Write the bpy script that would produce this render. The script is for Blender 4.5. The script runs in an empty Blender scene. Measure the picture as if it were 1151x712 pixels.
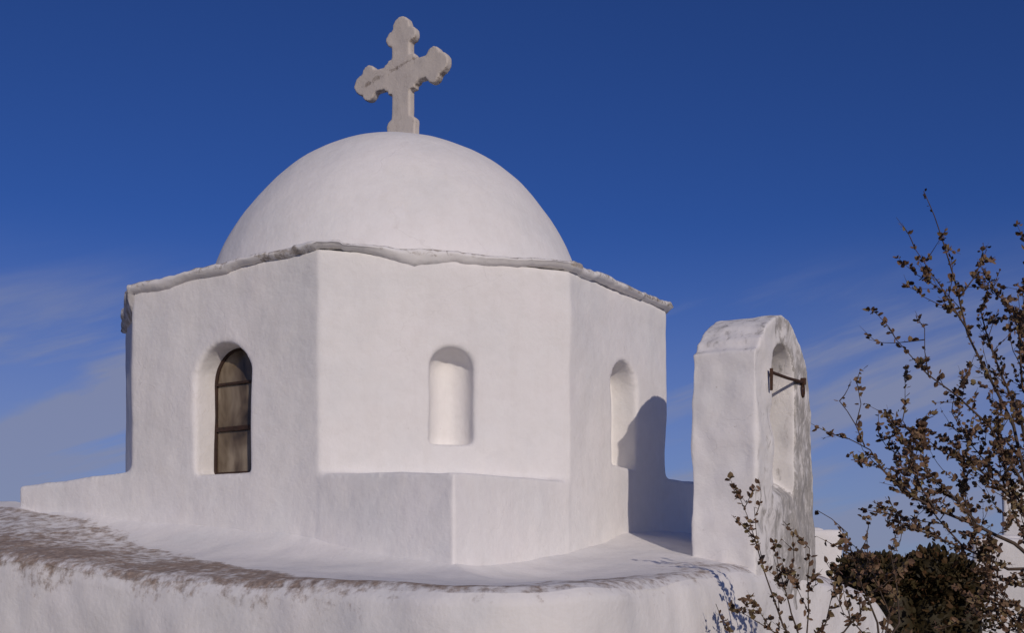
import bpy, bmesh, math, random
from mathutils import Vector, Matrix, noise
random.seed(7)
R = math.radians
sc = bpy.context.scene
COL = sc.collection

# ---------------------------------------------------------------- camera
EYE = 2.0                        # eye height above the churchyard (photographer stands on a small rise)
F, CX, HY = 1250.0, 575.5, 625.0  # focal length / horizon in units of a 1151 wide frame
cam_d = bpy.data.cameras.new('camera')
cam = bpy.data.objects.new('camera', cam_d)
COL.objects.link(cam)
cam.location = (0, 0, EYE)
cam.rotation_euler = (R(90), 0, 0)
cam_d.sensor_fit = 'HORIZONTAL'
cam_d.sensor_width = 36
cam_d.lens = F / 1151 * 36
cam_d.shift_y = (HY - 356) / 1151
cam_d.clip_end = 6000
cam_d.clip_start = 0.05
sc.camera = cam

# ---------------------------------------------------------------- light
SUN_AZ, SUN_EL = 18.5, 20.5      # behind the camera, to the right
sun_dir = Vector((math.sin(R(SUN_AZ)) * math.cos(R(SUN_EL)), -math.cos(R(SUN_AZ)) * math.cos(R(SUN_EL)), math.sin(R(SUN_EL))))
sd = bpy.data.lights.new('sun', 'SUN')
sd.energy = 2.1
sd.angle = R(0.6)
sd.color = (1.0, 0.88, 0.76)
sun = bpy.data.objects.new('sun', sd)
COL.objects.link(sun)
sun.rotation_euler = (-sun_dir).to_track_quat('-Z', 'Y').to_euler()
sun.location = sun_dir * 60

world = bpy.data.worlds.new('World')
sc.world = world
world.use_nodes = True


def build_world():
    nt = world.node_tree
    N, L = nt.nodes, nt.links
    N.clear()
    out = N.new('ShaderNodeOutputWorld')
    bg = N.new('ShaderNodeBackground')
    bg.inputs['Strength'].default_value = 0.092
    sky = N.new('ShaderNodeTexSky')
    sky.sky_type = 'NISHITA'
    sky.sun_disc = False
    sky.sun_elevation = R(SUN_EL)
    sky.sun_rotation = R(180 - SUN_AZ)
    sky.altitude = 2500
    sky.air_density = 1.0
    sky.dust_density = 0.1
    sky.ozone_density = 5.0
    tc = N.new('ShaderNodeTexCoord')
    sep = N.new('ShaderNodeSeparateXYZ')
    L.new(tc.outputs['Generated'], sep.inputs[0])

    def m(op, a, b=None, c=None):
        n = N.new('ShaderNodeMath')
        n.operation = op
        for i, v in enumerate((a, b, c)):
            if v is None:
                continue
            if isinstance(v, (int, float)):
                n.inputs[i].default_value = v
            else:
                L.new(v, n.inputs[i])
        return n.outputs[0]
    az = m('ARCTAN2', sep.outputs[0], sep.outputs[1])
    el = m('ARCSINE', sep.outputs[2])
    # thin cirrus, drawn out along a slightly rising direction
    u = m('ADD', m('MULTIPLY', az, 0.96), m('MULTIPLY', el, 0.28))
    v = m('SUBTRACT', m('MULTIPLY', el, 0.96), m('MULTIPLY', az, 0.28))
    comb = N.new('ShaderNodeCombineXYZ')
    L.new(m('ADD', m('MULTIPLY', u, 3.0), CIRRUS[0]), comb.inputs[0])
    L.new(m('ADD', m('MULTIPLY', v, 17.0), CIRRUS[1]), comb.inputs[1])
    n1 = N.new('ShaderNodeTexNoise')
    n1.inputs['Scale'].default_value = 1.0
    n1.inputs['Detail'].default_value = 8.0
    n1.inputs['Roughness'].default_value = 0.56
    n1.inputs['Distortion'].default_value = 0.35
    L.new(comb.outputs[0], n1.inputs['Vector'])
    n2 = N.new('ShaderNodeTexNoise')
    n2.inputs['Scale'].default_value = 2.2
    n2.inputs['Detail'].default_value = 2.0
    L.new(tc.outputs['Generated'], n2.inputs['Vector'])
    mr = N.new('ShaderNodeMapRange')
    mr.interpolation_type = 'SMOOTHSTEP'
    mr.inputs[1].default_value = 0.43
    mr.inputs[2].default_value = 0.70
    L.new(n1.outputs[0], mr.inputs[0])
    lo = N.new('ShaderNodeMapRange')      # cirrus only low in the sky
    lo.interpolation_type = 'SMOOTHSTEP'
    lo.inputs[1].default_value = R(15.5)
    lo.inputs[2].default_value = R(8)
    L.new(el, lo.inputs[0])
    veil = N.new('ShaderNodeMapRange')    # broad soft veil of the same cloud
    veil.interpolation_type = 'SMOOTHSTEP'
    veil.inputs[1].default_value = 0.0
    veil.inputs[2].default_value = 0.62
    L.new(n2.outputs[0], veil.inputs[0])
    lo2 = N.new('ShaderNodeMapRange')
    lo2.interpolation_type = 'SMOOTHSTEP'
    lo2.inputs[1].default_value = R(17)
    lo2.inputs[2].default_value = R(2)
    L.new(el, lo2.inputs[0])
    fac = m('ADD', m('MULTIPLY', m('MULTIPLY', mr.outputs[0], lo.outputs[0]), 0.9),
            m('MULTIPLY', m('MULTIPLY', veil.outputs[0], lo2.outputs[0]), 0.68))
    fac = m('MINIMUM', fac, 0.85)
    mix = N.new('ShaderNodeMix')
    mix.data_type = 'RGBA'
    L.new(fac, mix.inputs[0])
    tint = N.new('ShaderNodeMix')
    tint.data_type = 'RGBA'
    tint.blend_type = 'MULTIPLY'
    tint.inputs[0].default_value = 1.0
    tint.inputs[7].default_value = SKY_TINT
    L.new(sky.outputs[0], tint.inputs[6])
    L.new(tint.outputs[2], mix.inputs[6])
    mix.inputs[7].default_value = CLOUD
    L.new(mix.outputs[2], bg.inputs['Color'])
    L.new(bg.outputs[0], out.inputs['Surface'])


SKY_TINT = (0.265, 0.375, 0.66, 1)
CIRRUS = (1.0, 4.0)
CLOUD = (2.4, 2.65, 3.9, 1)
build_world()
sc.view_settings.view_transform = 'Standard'
sc.view_settings.look = 'None'
sc.view_settings.exposure = 0.02
sc.view_settings.gamma = 1.0
sc.view_settings.use_curve_mapping = False


# ---------------------------------------------------------------- helpers
def at(px, py, d):
    """a point d metres in front of the camera"""
    return Vector(((px - CX) / F * d, d, EYE + (HY - py) / F * d))


def tag(o, label=None, cat=None, group=None, kind=None):
    if label: o['label'] = label
    if cat: o['category'] = cat
    if group: o['group'] = group
    if kind: o['kind'] = kind
    return o


def empty(name, loc):
    o = bpy.data.objects.new(name, None)
    COL.objects.link(o)
    o.location = loc
    o.empty_display_size = 0.3
    return o


def link_mesh(name, me, mat, parent=None, smooth=True):
    """link a mesh whose vertices are in world space; move them into the parent's frame"""
    off = Vector((0, 0, 0))
    p = parent
    while p is not None:
        off += p.location
        p = p.parent
    if off.length > 0:
        me.transform(Matrix.Translation(-off))
    me.materials.clear()
    me.materials.append(mat)
    me.polygons.foreach_set('use_smooth', [smooth] * len(me.polygons))
    me.name = name
    o = bpy.data.objects.new(name, me)
    COL.objects.link(o)
    if parent is not None:
        o.parent = parent
    return o


def mesh_from(verts, faces):
    me = bpy.data.meshes.new('m')
    me.from_pydata([tuple(v) for v in verts], [], faces)
    me.update()
    return me


def add_prism(bm, poly, z0, z1):
    """vertical prism over an xy polygon; z0/z1 numbers or one per corner"""
    n = len(poly)
    zz0 = z0 if isinstance(z0, (list, tuple)) else [z0] * n
    zz1 = z1 if isinstance(z1, (list, tuple)) else [z1] * n
    a = [bm.verts.new((p[0], p[1], zz0[i])) for i, p in enumerate(poly)]
    b = [bm.verts.new((p[0], p[1], zz1[i])) for i, p in enumerate(poly)]
    bm.faces.new(a[::-1])
    bm.faces.new(b)
    for i in range(n):
        j = (i + 1) % n
        bm.faces.new((a[i], a[j], b[j], b[i]))


def add_extrude(bm, prof, origin, ax, up, dirv, depth):
    """a 2-d outline (list of (a, h)) in the plane ax/up at origin, extruded along dirv"""
    a = [bm.verts.new(origin + ax * p[0] + up * p[1]) for p in prof]
    b = [bm.verts.new(origin + ax * p[0] + up * p[1] + dirv * depth) for p in prof]
    n = len(prof)
    bm.faces.new(a)
    bm.faces.new(b[::-1])
    for i in range(n):
        j = (i + 1) % n
        bm.faces.new((a[j], a[i], b[i], b[j]))


def fix(bm):
    bmesh.ops.recalc_face_normals(bm, faces=bm.faces[:])
    return bm


def tmp_obj(bm):
    fix(bm)
    me = bpy.data.meshes.new('t')
    bm.to_mesh(me)
    bm.free()
    o = bpy.data.objects.new('t', me)
    COL.objects.link(o)
    return o


def plaster(bm, cutters=(), unions=(), voxel=0.025, smooth=6, amp=0.012, scale=0.9, amp2=0.004):
    """turn a rough solid (minus the cutters) into a hand-plastered mesh with soft edges"""
    o = tmp_obj(bm)
    cuts = [tmp_obj(c) for c in cutters]
    adds = [tmp_obj(c) for c in unions]
    for c in adds:
        md = o.modifiers.new('u', 'BOOLEAN')
        md.operation = 'UNION'
        md.object = c
        md.solver = 'EXACT'
    for c in cuts:
        md = o.modifiers.new('b', 'BOOLEAN')
        md.operation = 'DIFFERENCE'
        md.object = c
        md.solver = 'EXACT'
    md = o.modifiers.new('r', 'REMESH')
    md.mode = 'VOXEL'
    md.voxel_size = voxel
    md = o.modifiers.new('s', 'SMOOTH')
    md.iterations = smooth
    md.factor = 0.5
    dg = bpy.context.evaluated_depsgraph_get()
    dg.update()
    me = bpy.data.meshes.new_from_object(o.evaluated_get(dg))
    for c in cuts + adds + [o]:
        d = c.data
        bpy.data.objects.remove(c)
        bpy.data.meshes.remove(d)
    nv = len(me.vertices)
    co = [0.0] * (nv * 3)
    no = [0.0] * (nv * 3)
    me.vertices.foreach_get('co', co)
    me.vertex_normals.foreach_get('vector', no)
    for i in range(nv):
        p = Vector(co[3 * i:3 * i + 3])
        h = noise.noise(p * scale) * amp + noise.noise(p * scale * 2.7) * amp * 0.5 + noise.noise(p * 7.0) * amp2
        for k in range(3):
            co[3 * i + k] += no[3 * i + k] * h
    me.vertices.foreach_set('co', co)
    me.update()
    return me


def paint(me, fn):
    """dirt mask per vertex (world coordinates, before parenting)"""
    at_ = me.color_attributes.new('dirt_tone', 'FLOAT_COLOR', 'POINT')
    buf = []
    for v in me.vertices:
        d = fn(v.co, v.normal)
        buf += [d, d, d, 1.0]
    at_.data.foreach_set('color', buf)


def lerp_keys(x, keys):
    if x <= keys[0][0]: return keys[0][1]
    for (a, va), (b, vb) in zip(keys, keys[1:]):
        if x <= b:
            t = (x - a) / (b - a)
            return va + (vb - va) * t
    return keys[-1][1]


# ---------------------------------------------------------------- materials
def new_mat(name):
    m = bpy.data.materials.new(name)
    m.use_nodes = True
    nt = m.node_tree
    b = nt.nodes['Principled BSDF']
    b.inputs['Specular IOR Level'].default_value = 0.25
    return m, nt, b


def ramp(nt, fac, stops):
    r = nt.nodes.new('ShaderNodeValToRGB')
    e = r.color_ramp.elements
    e[0].position, e[0].color = stops[0][0], (*stops[0][1], 1)
    e[1].position, e[1].color = stops[-1][0], (*stops[-1][1], 1)
    for p, c in stops[1:-1]:
        k = e.new(p)
        k.color = (*c, 1)
    nt.links.new(fac, r.inputs[0])
    return r.outputs[0]


def tex_noise(nt, vec, scale, detail=4, rough=0.55, dist=0.0):
    n = nt.nodes.new('ShaderNodeTexNoise')
    n.inputs['Scale'].default_value = scale
    n.inputs['Detail'].default_value = detail
    n.inputs['Roughness'].default_value = rough
    n.inputs['Distortion'].default_value = dist
    if vec is not None:
        nt.links.new(vec, n.inputs['Vector'])
    return n.outputs[0]


def math_node(nt, op, a, b=None, clamp=False):
    n = nt.nodes.new('ShaderNodeMath')
    n.operation = op
    n.use_clamp = clamp
    for i, v in enumerate((a, b)):
        if v is None: continue
        if isinstance(v, (int, float)): n.inputs[i].default_value = v
        else: nt.links.new(v, n.inputs[i])
    return n.outputs[0]


def mix_rgb(nt, fac, a, b, blend='MIX'):
    n = nt.nodes.new('ShaderNodeMix')
    n.data_type = 'RGBA'
    n.blend_type = blend
    for sock, v in ((0, fac), (6, a), (7, b)):
        if isinstance(v, (int, float)): n.inputs[sock].default_value = v
        elif isinstance(v, tuple): n.inputs[sock].default_value = (*v, 1)
        else: nt.links.new(v, n.inputs[sock])
    return n.outputs[2]


def smooth_range(nt, v, a, b):
    n = nt.nodes.new('ShaderNodeMapRange')
    n.interpolation_type = 'SMOOTHSTEP'
    n.inputs[1].default_value = a
    n.inputs[2].default_value = b
    nt.links.new(v, n.inputs[0])
    return n.outputs[0]


def whitewash(name, soft=0.0, swirl=0.6, dirt_a=(0.20, 0.15, 0.12), dirt_b=(0.33, 0.29, 0.25), stretch=(1, 1, 1), dscale=9.0, base=0.82, specks=0.0, bump=0.45, tint=(1, 1, 1)):
    m, nt, b = new_mat(name)
    geo = nt.nodes.new('ShaderNodeNewGeometry')
    pos = geo.outputs['Position']
    mp = nt.nodes.new('ShaderNodeMapping')
    nt.links.new(pos, mp.inputs[0])
    mp.inputs['Scale'].default_value = stretch
    # uneven coats of limewash
    n1 = tex_noise(nt, pos, 1.6, 5, 0.6)
    n2 = tex_noise(nt, pos, 9.0, 4, 0.6, 0.4)
    k = base
    tr, tg, tb = tint
    c1 = ramp(nt, n1, [(0.3, (k * 0.945 * tr, k * 0.94 * tg, k * 0.945 * tb)), (0.5, (k * tr, k * 0.98 * tg, k * 0.975 * tb)), (0.72, (k * 1.03 * tr, k * tg, k * tb))])
    c2 = ramp(nt, n2, [(0.3, (0.965, 0.96, 0.955)), (0.6, (1, 1, 1))])
    col = mix_rgb(nt, 1.0, c1, c2, 'MULTIPLY')
    # faint rain streaks
    ms = nt.nodes.new('ShaderNodeMapping')
    nt.links.new(pos, ms.inputs[0])
    ms.inputs['Scale'].default_value = (7, 7, 0.7)
    n3 = tex_noise(nt, ms.outputs[0], 1.4, 4, 0.6)
    col = mix_rgb(nt, 1.0, col, ramp(nt, n3, [(0.36, (0.98, 0.977, 0.974)), (0.5, (1, 1, 1))]), 'MULTIPLY')
    # repainted patches with soft edges, and a few hairline cracks
    wv = nt.nodes.new('ShaderNodeVectorMath')
    wv.operation = 'MULTIPLY_ADD'
    nw = nt.nodes.new('ShaderNodeTexNoise')
    nw.inputs['Scale'].default_value = 2.2
    nw.inputs['Detail'].default_value = 6
    nt.links.new(pos, nw.inputs['Vector'])
    nt.links.new(nw.outputs['Color'], wv.inputs[0])
    wv.inputs[1].default_value = (0.9, 0.9, 0.9)
    nt.links.new(pos, wv.inputs[2])
    vo = nt.nodes.new('ShaderNodeTexVoronoi')
    vo.inputs['Scale'].default_value = 1.1
    nt.links.new(wv.outputs[0], vo.inputs['Vector'])
    sepc = nt.nodes.new('ShaderNodeSeparateColor')
    nt.links.new(vo.outputs['Color'], sepc.inputs[0])
    col = mix_rgb(nt, 1.0, col, ramp(nt, sepc.outputs[0], [(0.0, (0.975, 0.972, 0.97)), (0.5, (1, 0.995, 0.985)), (1.0, (1, 1, 1))]), 'MULTIPLY')
    ve = nt.nodes.new('ShaderNodeTexVoronoi')
    ve.feature = 'DISTANCE_TO_EDGE'
    ve.inputs['Scale'].default_value = 0.8
    nt.links.new(wv.outputs[0], ve.inputs['Vector'])
    crack = math_node(nt, 'MULTIPLY', smooth_range(nt, ve.outputs['Distance'], 0.007, 0.0015), smooth_range(nt, n1, 0.50, 0.62))
    col = mix_rgb(nt, math_node(nt, 'MULTIPLY', crack, 0.10), col, (0.40, 0.36, 0.32))
    # small chips and specks
    n4 = tex_noise(nt, pos, 38.0, 3, 0.6)
    sp = smooth_range(nt, n4, 0.70, 0.78)
    col = mix_rgb(nt, math_node(nt, 'MULTIPLY', sp, 0.28 + specks), col, (0.34, 0.29, 0.24))
    # weathered zones: where the paint of the mesh says so, broken up by noise
    at_ = nt.nodes.new('ShaderNodeAttribute')
    at_.attribute_name = 'dirt_tone'
    nd = tex_noise(nt, mp.outputs[0], dscale, 7, 0.68, swirl)
    amt = math_node(nt, 'ADD', math_node(nt, 'MULTIPLY', at_.outputs['Fac'], 0.62), nd)
    mask = smooth_range(nt, amt, 0.78 - soft * 0.6, 0.98 + soft)
    ncol = tex_noise(nt, mp.outputs[0], dscale * 2.3, 5, 0.7)
    dcol = ramp(nt, ncol, [(0.32, dirt_a), (0.55, dirt_b), (0.72, tuple(min(0.75, x * 1.75) for x in dirt_b))])
    mask = math_node(nt, 'MULTIPLY', mask, 0.88)
    col = mix_rgb(nt, mask, col, dcol)
    nt.links.new(col, b.inputs['Base Color'])
    b.inputs['Roughness'].default_value = 0.92
    # brush and trowel relief
    nb = tex_noise(nt, pos, 24.0, 6, 0.65)
    nb2 = tex_noise(nt, pos, 5.0, 3, 0.5)
    h = math_node(nt, 'ADD', math_node(nt, 'MULTIPLY', nb, 0.5), nb2)
    h = math_node(nt, 'SUBTRACT', h, math_node(nt, 'MULTIPLY', mask, 0.25))
    h = math_node(nt, 'SUBTRACT', h, math_node(nt, 'MULTIPLY', crack, 0.12))
    h = math_node(nt, 'ADD', h, math_node(nt, 'MULTIPLY', n1, 1.5))
    bp = nt.nodes.new('ShaderNodeBump')
    bp.inputs['Strength'].default_value = bump
    bp.inputs['Distance'].default_value = 0.02
    nt.links.new(h, bp.inputs['Height'])
    nt.links.new(bp.outputs[0], b.inputs['Normal'])
    return m


def plain(name, col_a, col_b, scale=12.0, rough=0.7, metallic=0.0, bump=0.3, spec=0.3):
    m, nt, b = new_mat(name)
    tc = nt.nodes.new('ShaderNodeTexCoord')
    n = tex_noise(nt, tc.outputs['Object'], scale, 6, 0.65)
    nt.links.new(ramp(nt, n, [(0.3, col_a), (0.7, col_b)]), b.inputs['Base Color'])
    b.inputs['Roughness'].default_value = rough
    b.inputs['Metallic'].default_value = metallic
    b.inputs['Specular IOR Level'].default_value = spec
    bp = nt.nodes.new('ShaderNodeBump')
    bp.inputs['Strength'].default_value = bump
    bp.inputs['Distance'].default_value = 0.01
    nt.links.new(n, bp.inputs['Height'])
    nt.links.new(bp.outputs[0], b.inputs['Normal'])
    return m


M_WALL = whitewash('whitewash')
M_EDGE = whitewash('weathered_edge', dirt_a=(0.17, 0.13, 0.10), dirt_b=(0.36, 0.31, 0.26), dscale=11.0)
M_ROOF = whitewash('lichened_roof', soft=0.06, swirl=0.0, dirt_a=(0.125, 0.078, 0.053), dirt_b=(0.29, 0.205, 0.15), stretch=(1.0, 1.0, 1.0), dscale=11.0)
M_BELFRY = whitewash('belfry_whitewash', dirt_a=(0.22, 0.21, 0.20), dirt_b=(0.40, 0.38, 0.36), stretch=(1, 1, 0.55), dscale=9.0, specks=0.3)
M_CROSS = whitewash('cross_stone', dirt_a=(0.16, 0.13, 0.11), dirt_b=(0.30, 0.25, 0.21), dscale=14.0, base=0.56, tint=(1.05, 0.98, 0.905))
M_IRON = plain('rusty_iron', (0.045, 0.025, 0.018), (0.10, 0.05, 0.03), 40, 0.75, 0.3)
M_FRAME = plain('dark_brown_frame', (0.022, 0.013, 0.010), (0.06, 0.03, 0.02), 25, 0.6)
M_BARK = plain('bark', (0.05, 0.035, 0.028), (0.12, 0.085, 0.065), 30, 0.9)


def leaf_mat(name, stops):
    m, nt, b = new_mat(name)
    at_ = nt.nodes.new('ShaderNodeAttribute')
    at_.attribute_name = 'dirt_tone'
    nt.links.new(ramp(nt, at_.outputs['Fac'], stops), b.inputs['Base Color'])
    b.inputs['Roughness'].default_value = 0.6
    b.inputs['Specular IOR Level'].default_value = 0.2
    return m


M_LEAF = leaf_mat('autumn_leaf', [(0.0, (0.080, 0.046, 0.030)), (0.5, (0.18, 0.108, 0.068)), (0.75, (0.165, 0.130, 0.058)), (1.0, (0.30, 0.18, 0.12))])
M_HEDGE = leaf_mat('hedge_leaf', [(0.0, (0.022, 0.017, 0.008)), (0.6, (0.050, 0.038, 0.015)), (0.9, (0.085, 0.05, 0.022)), (1.0, (0.12, 0.06, 0.03))])


def glass_mat():
    m, nt, b = new_mat('mottled_pane')
    tc = nt.nodes.new('ShaderNodeTexCoord')
    mp = nt.nodes.new('ShaderNodeMapping')
    mp.inputs['Scale'].default_value = (2.6, 2.6, 1.3)
    nt.links.new(tc.outputs['Object'], mp.inputs[0])
    n = tex_noise(nt, mp.outputs[0], 1.7, 3, 0.5, 0.4)  # tan to dark brown blotches laid into the pane colour
    nt.links.new(ramp(nt, n, [(0.36, (0.030, 0.020, 0.013)), (0.50, (0.13, 0.095, 0.062)), (0.70, (0.30, 0.245, 0.175))]), b.inputs['Base Color'])
    b.inputs['Roughness'].default_value = 0.10
    b.inputs['Specular IOR Level'].default_value = 0.4
    return m


M_PANE = glass_mat()

# ---------------------------------------------------------------- ground
def ground_z(x, y):
    z = 0.34 * math.exp(-((x - 0.4) ** 2 + (y + 0.3) ** 2) / 9.0)          # the rise the photographer stands on
    r = math.hypot(x, y)
    z -= 0.00002 * max(0, r - 30) ** 2 if r < 600 else 6.5 + (r - 600) * 0.01
    z += 0.05 * noise.noise(Vector((x * 0.35, y * 0.35, 0))) if r < 60 else 0
    return z


def build_ground():
    ring = [0.0, 1, 2, 3, 4, 5, 6, 7, 8, 9, 10, 12, 14, 16, 19, 23, 28, 35, 45, 60, 90, 140, 220, 340, 600, 1200, 2500]
    n = 96
    vs, fs = [Vector((0, 0, ground_z(0, 0)))], []
    for r in ring[1:]:
        for k in range(n):
            a = 2 * math.pi * k / n
            x, y = r * math.cos(a), r * math.sin(a)
            vs.append(Vector((x, y, ground_z(x, y))))
    for k in range(n):
        fs.append((0, 1 + k, 1 + (k + 1) % n))
    for i in range(len(ring) - 2):
        a0, b0 = 1 + i * n, 1 + (i + 1) * n
        for k in range(n):
            k2 = (k + 1) % n
            fs.append((a0 + k, b0 + k, b0 + k2, a0 + k2))
    m, nt, b = new_mat('dry_earth')
    geo = nt.nodes.new('ShaderNodeNewGeometry')
    n1 = tex_noise(nt, geo.outputs['Position'], 0.7, 8, 0.7)
    n2 = tex_noise(nt, geo.outputs['Position'], 9.0, 5, 0.7)
    c = mix_rgb(nt, 0.5, ramp(nt, n1, [(0.35, (0.10, 0.09, 0.045)), (0.6, (0.24, 0.19, 0.12))]),
                ramp(nt, n2, [(0.35, (0.09, 0.07, 0.045)), (0.65, (0.28, 0.23, 0.16))]))
    nt.links.new(c, b.inputs['Base Color'])
    b.inputs['Roughness'].default_value = 0.95
    bp = nt.nodes.new('ShaderNodeBump')
    bp.inputs['Distance'].default_value = 0.05
    nt.links.new(n2, bp.inputs['Height'])
    nt.links.new(bp.outputs[0], b.inputs['Normal'])
    o = link_mesh('ground', mesh_from(vs, fs), m)
    tag(o, kind='structure')


build_ground()

# ---------------------------------------------------------------- chapel: plan
U1 = Vector((-0.84607, 0.53307))     # along the left walls, away from the near corner
U2 = Vector((0.53307, 0.84607))      # along the right walls, away from the near corner
N1 = Vector((-0.53307, -0.84607))    # outward normal of the left walls
N2 = Vector((0.84607, -0.53307))     # outward normal of the right walls
CEN = Vector((-1.075, 10.978))
OA, OB, OC, OD = Vector((-3.226, 9.476)), Vector((-1.464, 8.415)), Vector((0.464, 8.856)), Vector((1.463, 10.54))
OE = 2 * CEN - OA + Vector((0.1, 0))
OF = 2 * CEN - OB
OG = 2 * CEN - OC
OH = Vector((-3.93, 11.30))
OCT = [OA, OB, OC, OD, OE, OF, OG, OH]
TOPZ = [2.262, 2.335, 2.280, 2.325, 2.33, 2.33, 2.31, 2.27]
PC = Vector((-0.405, 7.69))        # near corner of the square base
SQ_L = Vector((-4.52, 10.255))
SQ_R = Vector((2.237, 11.730))
CORNER = Vector((0.207, 5.823))      # near corner of the low outer walls
chapel = empty('chapel', (CEN.x, CEN.y, 0))
tag(chapel, 'whitewashed domed chapel with octagonal drum, stone cross and small arched belfry', 'chapel')


def arch_profile(w, h, n=16, wobble=0.0, rise=None):
    """round-headed outline, base centre at the origin, width w, total height h"""
    r = w / 2
    rise = rise or r
    pts = [(-r, 0), (r, 0)]
    for k in range(n + 1):
        a = math.pi * k / n
        pts.append((r * math.cos(a), h - rise + rise * math.sin(a)))
    return pts


def V3(p, z):
    return Vector((p[0], p[1], EYE + z))


def on_edge(a, b, px):
    """where the sight line of column px crosses the wall line a-b"""
    k = (px - CX) / F
    t = (k * a.y - a.x) / ((b.x - a.x) - k * (b.y - a.y))
    return a + (b - a) * t


UP = Vector((0, 0, 1))


def v3(v):
    return Vector((v.x, v.y, 0))


def edge_frame(a, b):
    ax = (b - a).normalized()
    return v3(ax), v3(Vector((ax.y, -ax.x)))    # along, outward


def scoop(bm, w, h, o, ax, outw, depth):
    """a blind niche, hollowed rounder towards its back"""
    rings = []
    for k in range(-1, 9):
        if k < 0:
            t, sc_ = -0.35, 1.0
        else:
            t = k / 8
            sc_ = max(0.30, (1 - t ** 2.6) ** 0.5)
        pr = arch_profile(w * sc_, h - (h * 0.16) * (1 - sc_), 18, rise=0.15 * sc_ + 0.02)
        rings.append([bm.verts.new(o + ax * a + UP * z - outw * depth * t) for a, z in pr])
    bm.faces.new(rings[0])
    bm.faces.new(rings[-1][::-1])
    for A_, B_ in zip(rings, rings[1:]):
        for i in range(len(A_)):
            j = (i + 1) % len(A_)
            bm.faces.new((A_[j], A_[i], B_[i], B_[j]))
    bmesh.ops.triangulate(bm, faces=bm.faces[:])


# ---- drum with its window recess and two blind niches
bm = bmesh.new()
add_prism(bm, OCT, EYE - 2.1, [EYE + z for z in TOPZ])
for v in bm.verts:          # the left edge leans out a little towards its foot
    if v.co.z < EYE - 1 and (Vector((v.co.x, v.co.y)) - OA).length < 0.1:
        v.co.x -= 0.06
        v.co.y += 0.036
cut = []
# window recess in the left face
axL, outL = edge_frame(OA, OB)
wl, wr = on_edge(OA, OB, 219), on_edge(OA, OB, 281.5)
w_mid = (wl + wr) / 2
w_w = (wr - wl).length
c = bmesh.new()
W_SILL, W_H = 0.665, 1.055
p0 = arch_profile(w_w + 0.02, W_H, 18)
p1 = arch_profile(w_w - 0.06, W_H - 0.02, 18)
o_ = V3(w_mid, W_SILL)
fr = [c.verts.new(o_ + axL * a + UP * h + outL * 0.12) for a, h in p0]
bk = [c.verts.new(o_ + axL * a + UP * h - outL * 0.34) for a, h in p1]
c.faces.new(fr)
c.faces.new(bk[::-1])
for i in range(len(fr)):
    j = (i + 1) % len(fr)
    c.faces.new((fr[j], fr[i], bk[i], bk[j]))
cut.append(c)
# front niche
axM, outM = edge_frame(OB, OC)
nl, nr = on_edge(OB, OC, 481.5), on_edge(OB, OC, 533)
c = bmesh.new()
yy = (nl.y + nr.y) / 2
n_z0, n_z1 = (HY - 500) / F * yy, (HY - 389) / F * yy
scoop(c, (nr - nl).length, n_z1 - n_z0, V3((nl + nr) / 2, n_z0), axM, outM, 0.27)
cut.append(c)
# right niche
axR, outR = edge_frame(OC, OD)
nl2, nr2 = on_edge(OC, OD, 688), on_edge(OC, OD, 716)
c = bmesh.new()
yy = (nl2.y + nr2.y) / 2
m_z0, m_z1 = (HY - 525) / F * yy, (HY - 407) / F * yy
add_extrude(c, arch_profile((nr2 - nl2).length, m_z1 - m_z0, 18), V3((nl2 + nr2) / 2, m_z0) + outR * 0.1, axR, UP, -outR, 0.1 + 0.27)
cut.append(c)
# corners of the square base the drum grows out of
base = []
for corner, ia, ib, za, zc, zb in ((PC, OB, OC, 0.625, 0.582, 0.60), (SQ_L, OH, OA, 0.65, 0.625, 0.725), (SQ_R, OD, OE, 0.742, 0.755, 0.755)):
    c = bmesh.new()
    d = (corner - CEN).normalized()
    e = 0.012 if corner is not SQ_L else 0.004
    a_, b_ = ia + d * e, ib + d * e
    inner_a, inner_b = ia - d * 0.5, ib - d * 0.5
    add_prism(c, [inner_b, inner_a, a_, corner + d * e * 1.4, b_], EYE - 1.2, [EYE + z for z in (zb, za, za, zc, zb)])
    base.append(c)
me = plaster(bm, cut, base, voxel=0.021, smooth=9, amp=0.022, scale=1.0, amp2=0.003)
paint(me, lambda p, n: 0.32 if n.z > 0.5 else 0.12)
link_mesh('drum', me, M_WALL, chapel)

# ---- dome
def build_dome():
    c0 = Vector((CEN.x - 0.035, CEN.y, EYE + 2.205))
    r = 1.86
    nu, nv = 128, 48
    vs, fs = [], []
    for j in range(nv + 1):
        ph = -0.10 + (math.pi / 2 + 0.10) * j / nv
        for i in range(nu):
            a = 2 * math.pi * i / nu
            p = Vector((math.cos(ph) * math.cos(a), math.cos(ph) * math.sin(a), math.sin(ph)))
            q = c0 + p * r
            h = noise.noise(q * 0.8) * 0.020 + noise.noise(q * 2.3) * 0.010 + noise.noise(q * 6) * 0.003
            q.x = c0.x + (q.x - c0.x) * (0.991 - 0.028 * abs(math.sin(2 * ph)) ** 2.5)
            q.y = c0.y + (q.y - c0.y) * (0.991 - 0.028 * abs(math.sin(2 * ph)) ** 2.5)
            vs.append(q + p * h * min(1, math.cos(ph) * 3 + 0.3))
    for j in range(nv):
        for i in range(nu):
            i2 = (i + 1) % nu
            fs.append((j * nu + i, j * nu + i2, (j + 1) * nu + i2, (j + 1) * nu + i))
    me = mesh_from(vs, fs)
    paint(me, lambda p, n: 0.16 + 0.12 * max(0, noise.noise(p * 0.9)))
    link_mesh('dome', me, M_WALL, chapel)


build_dome()


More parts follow.
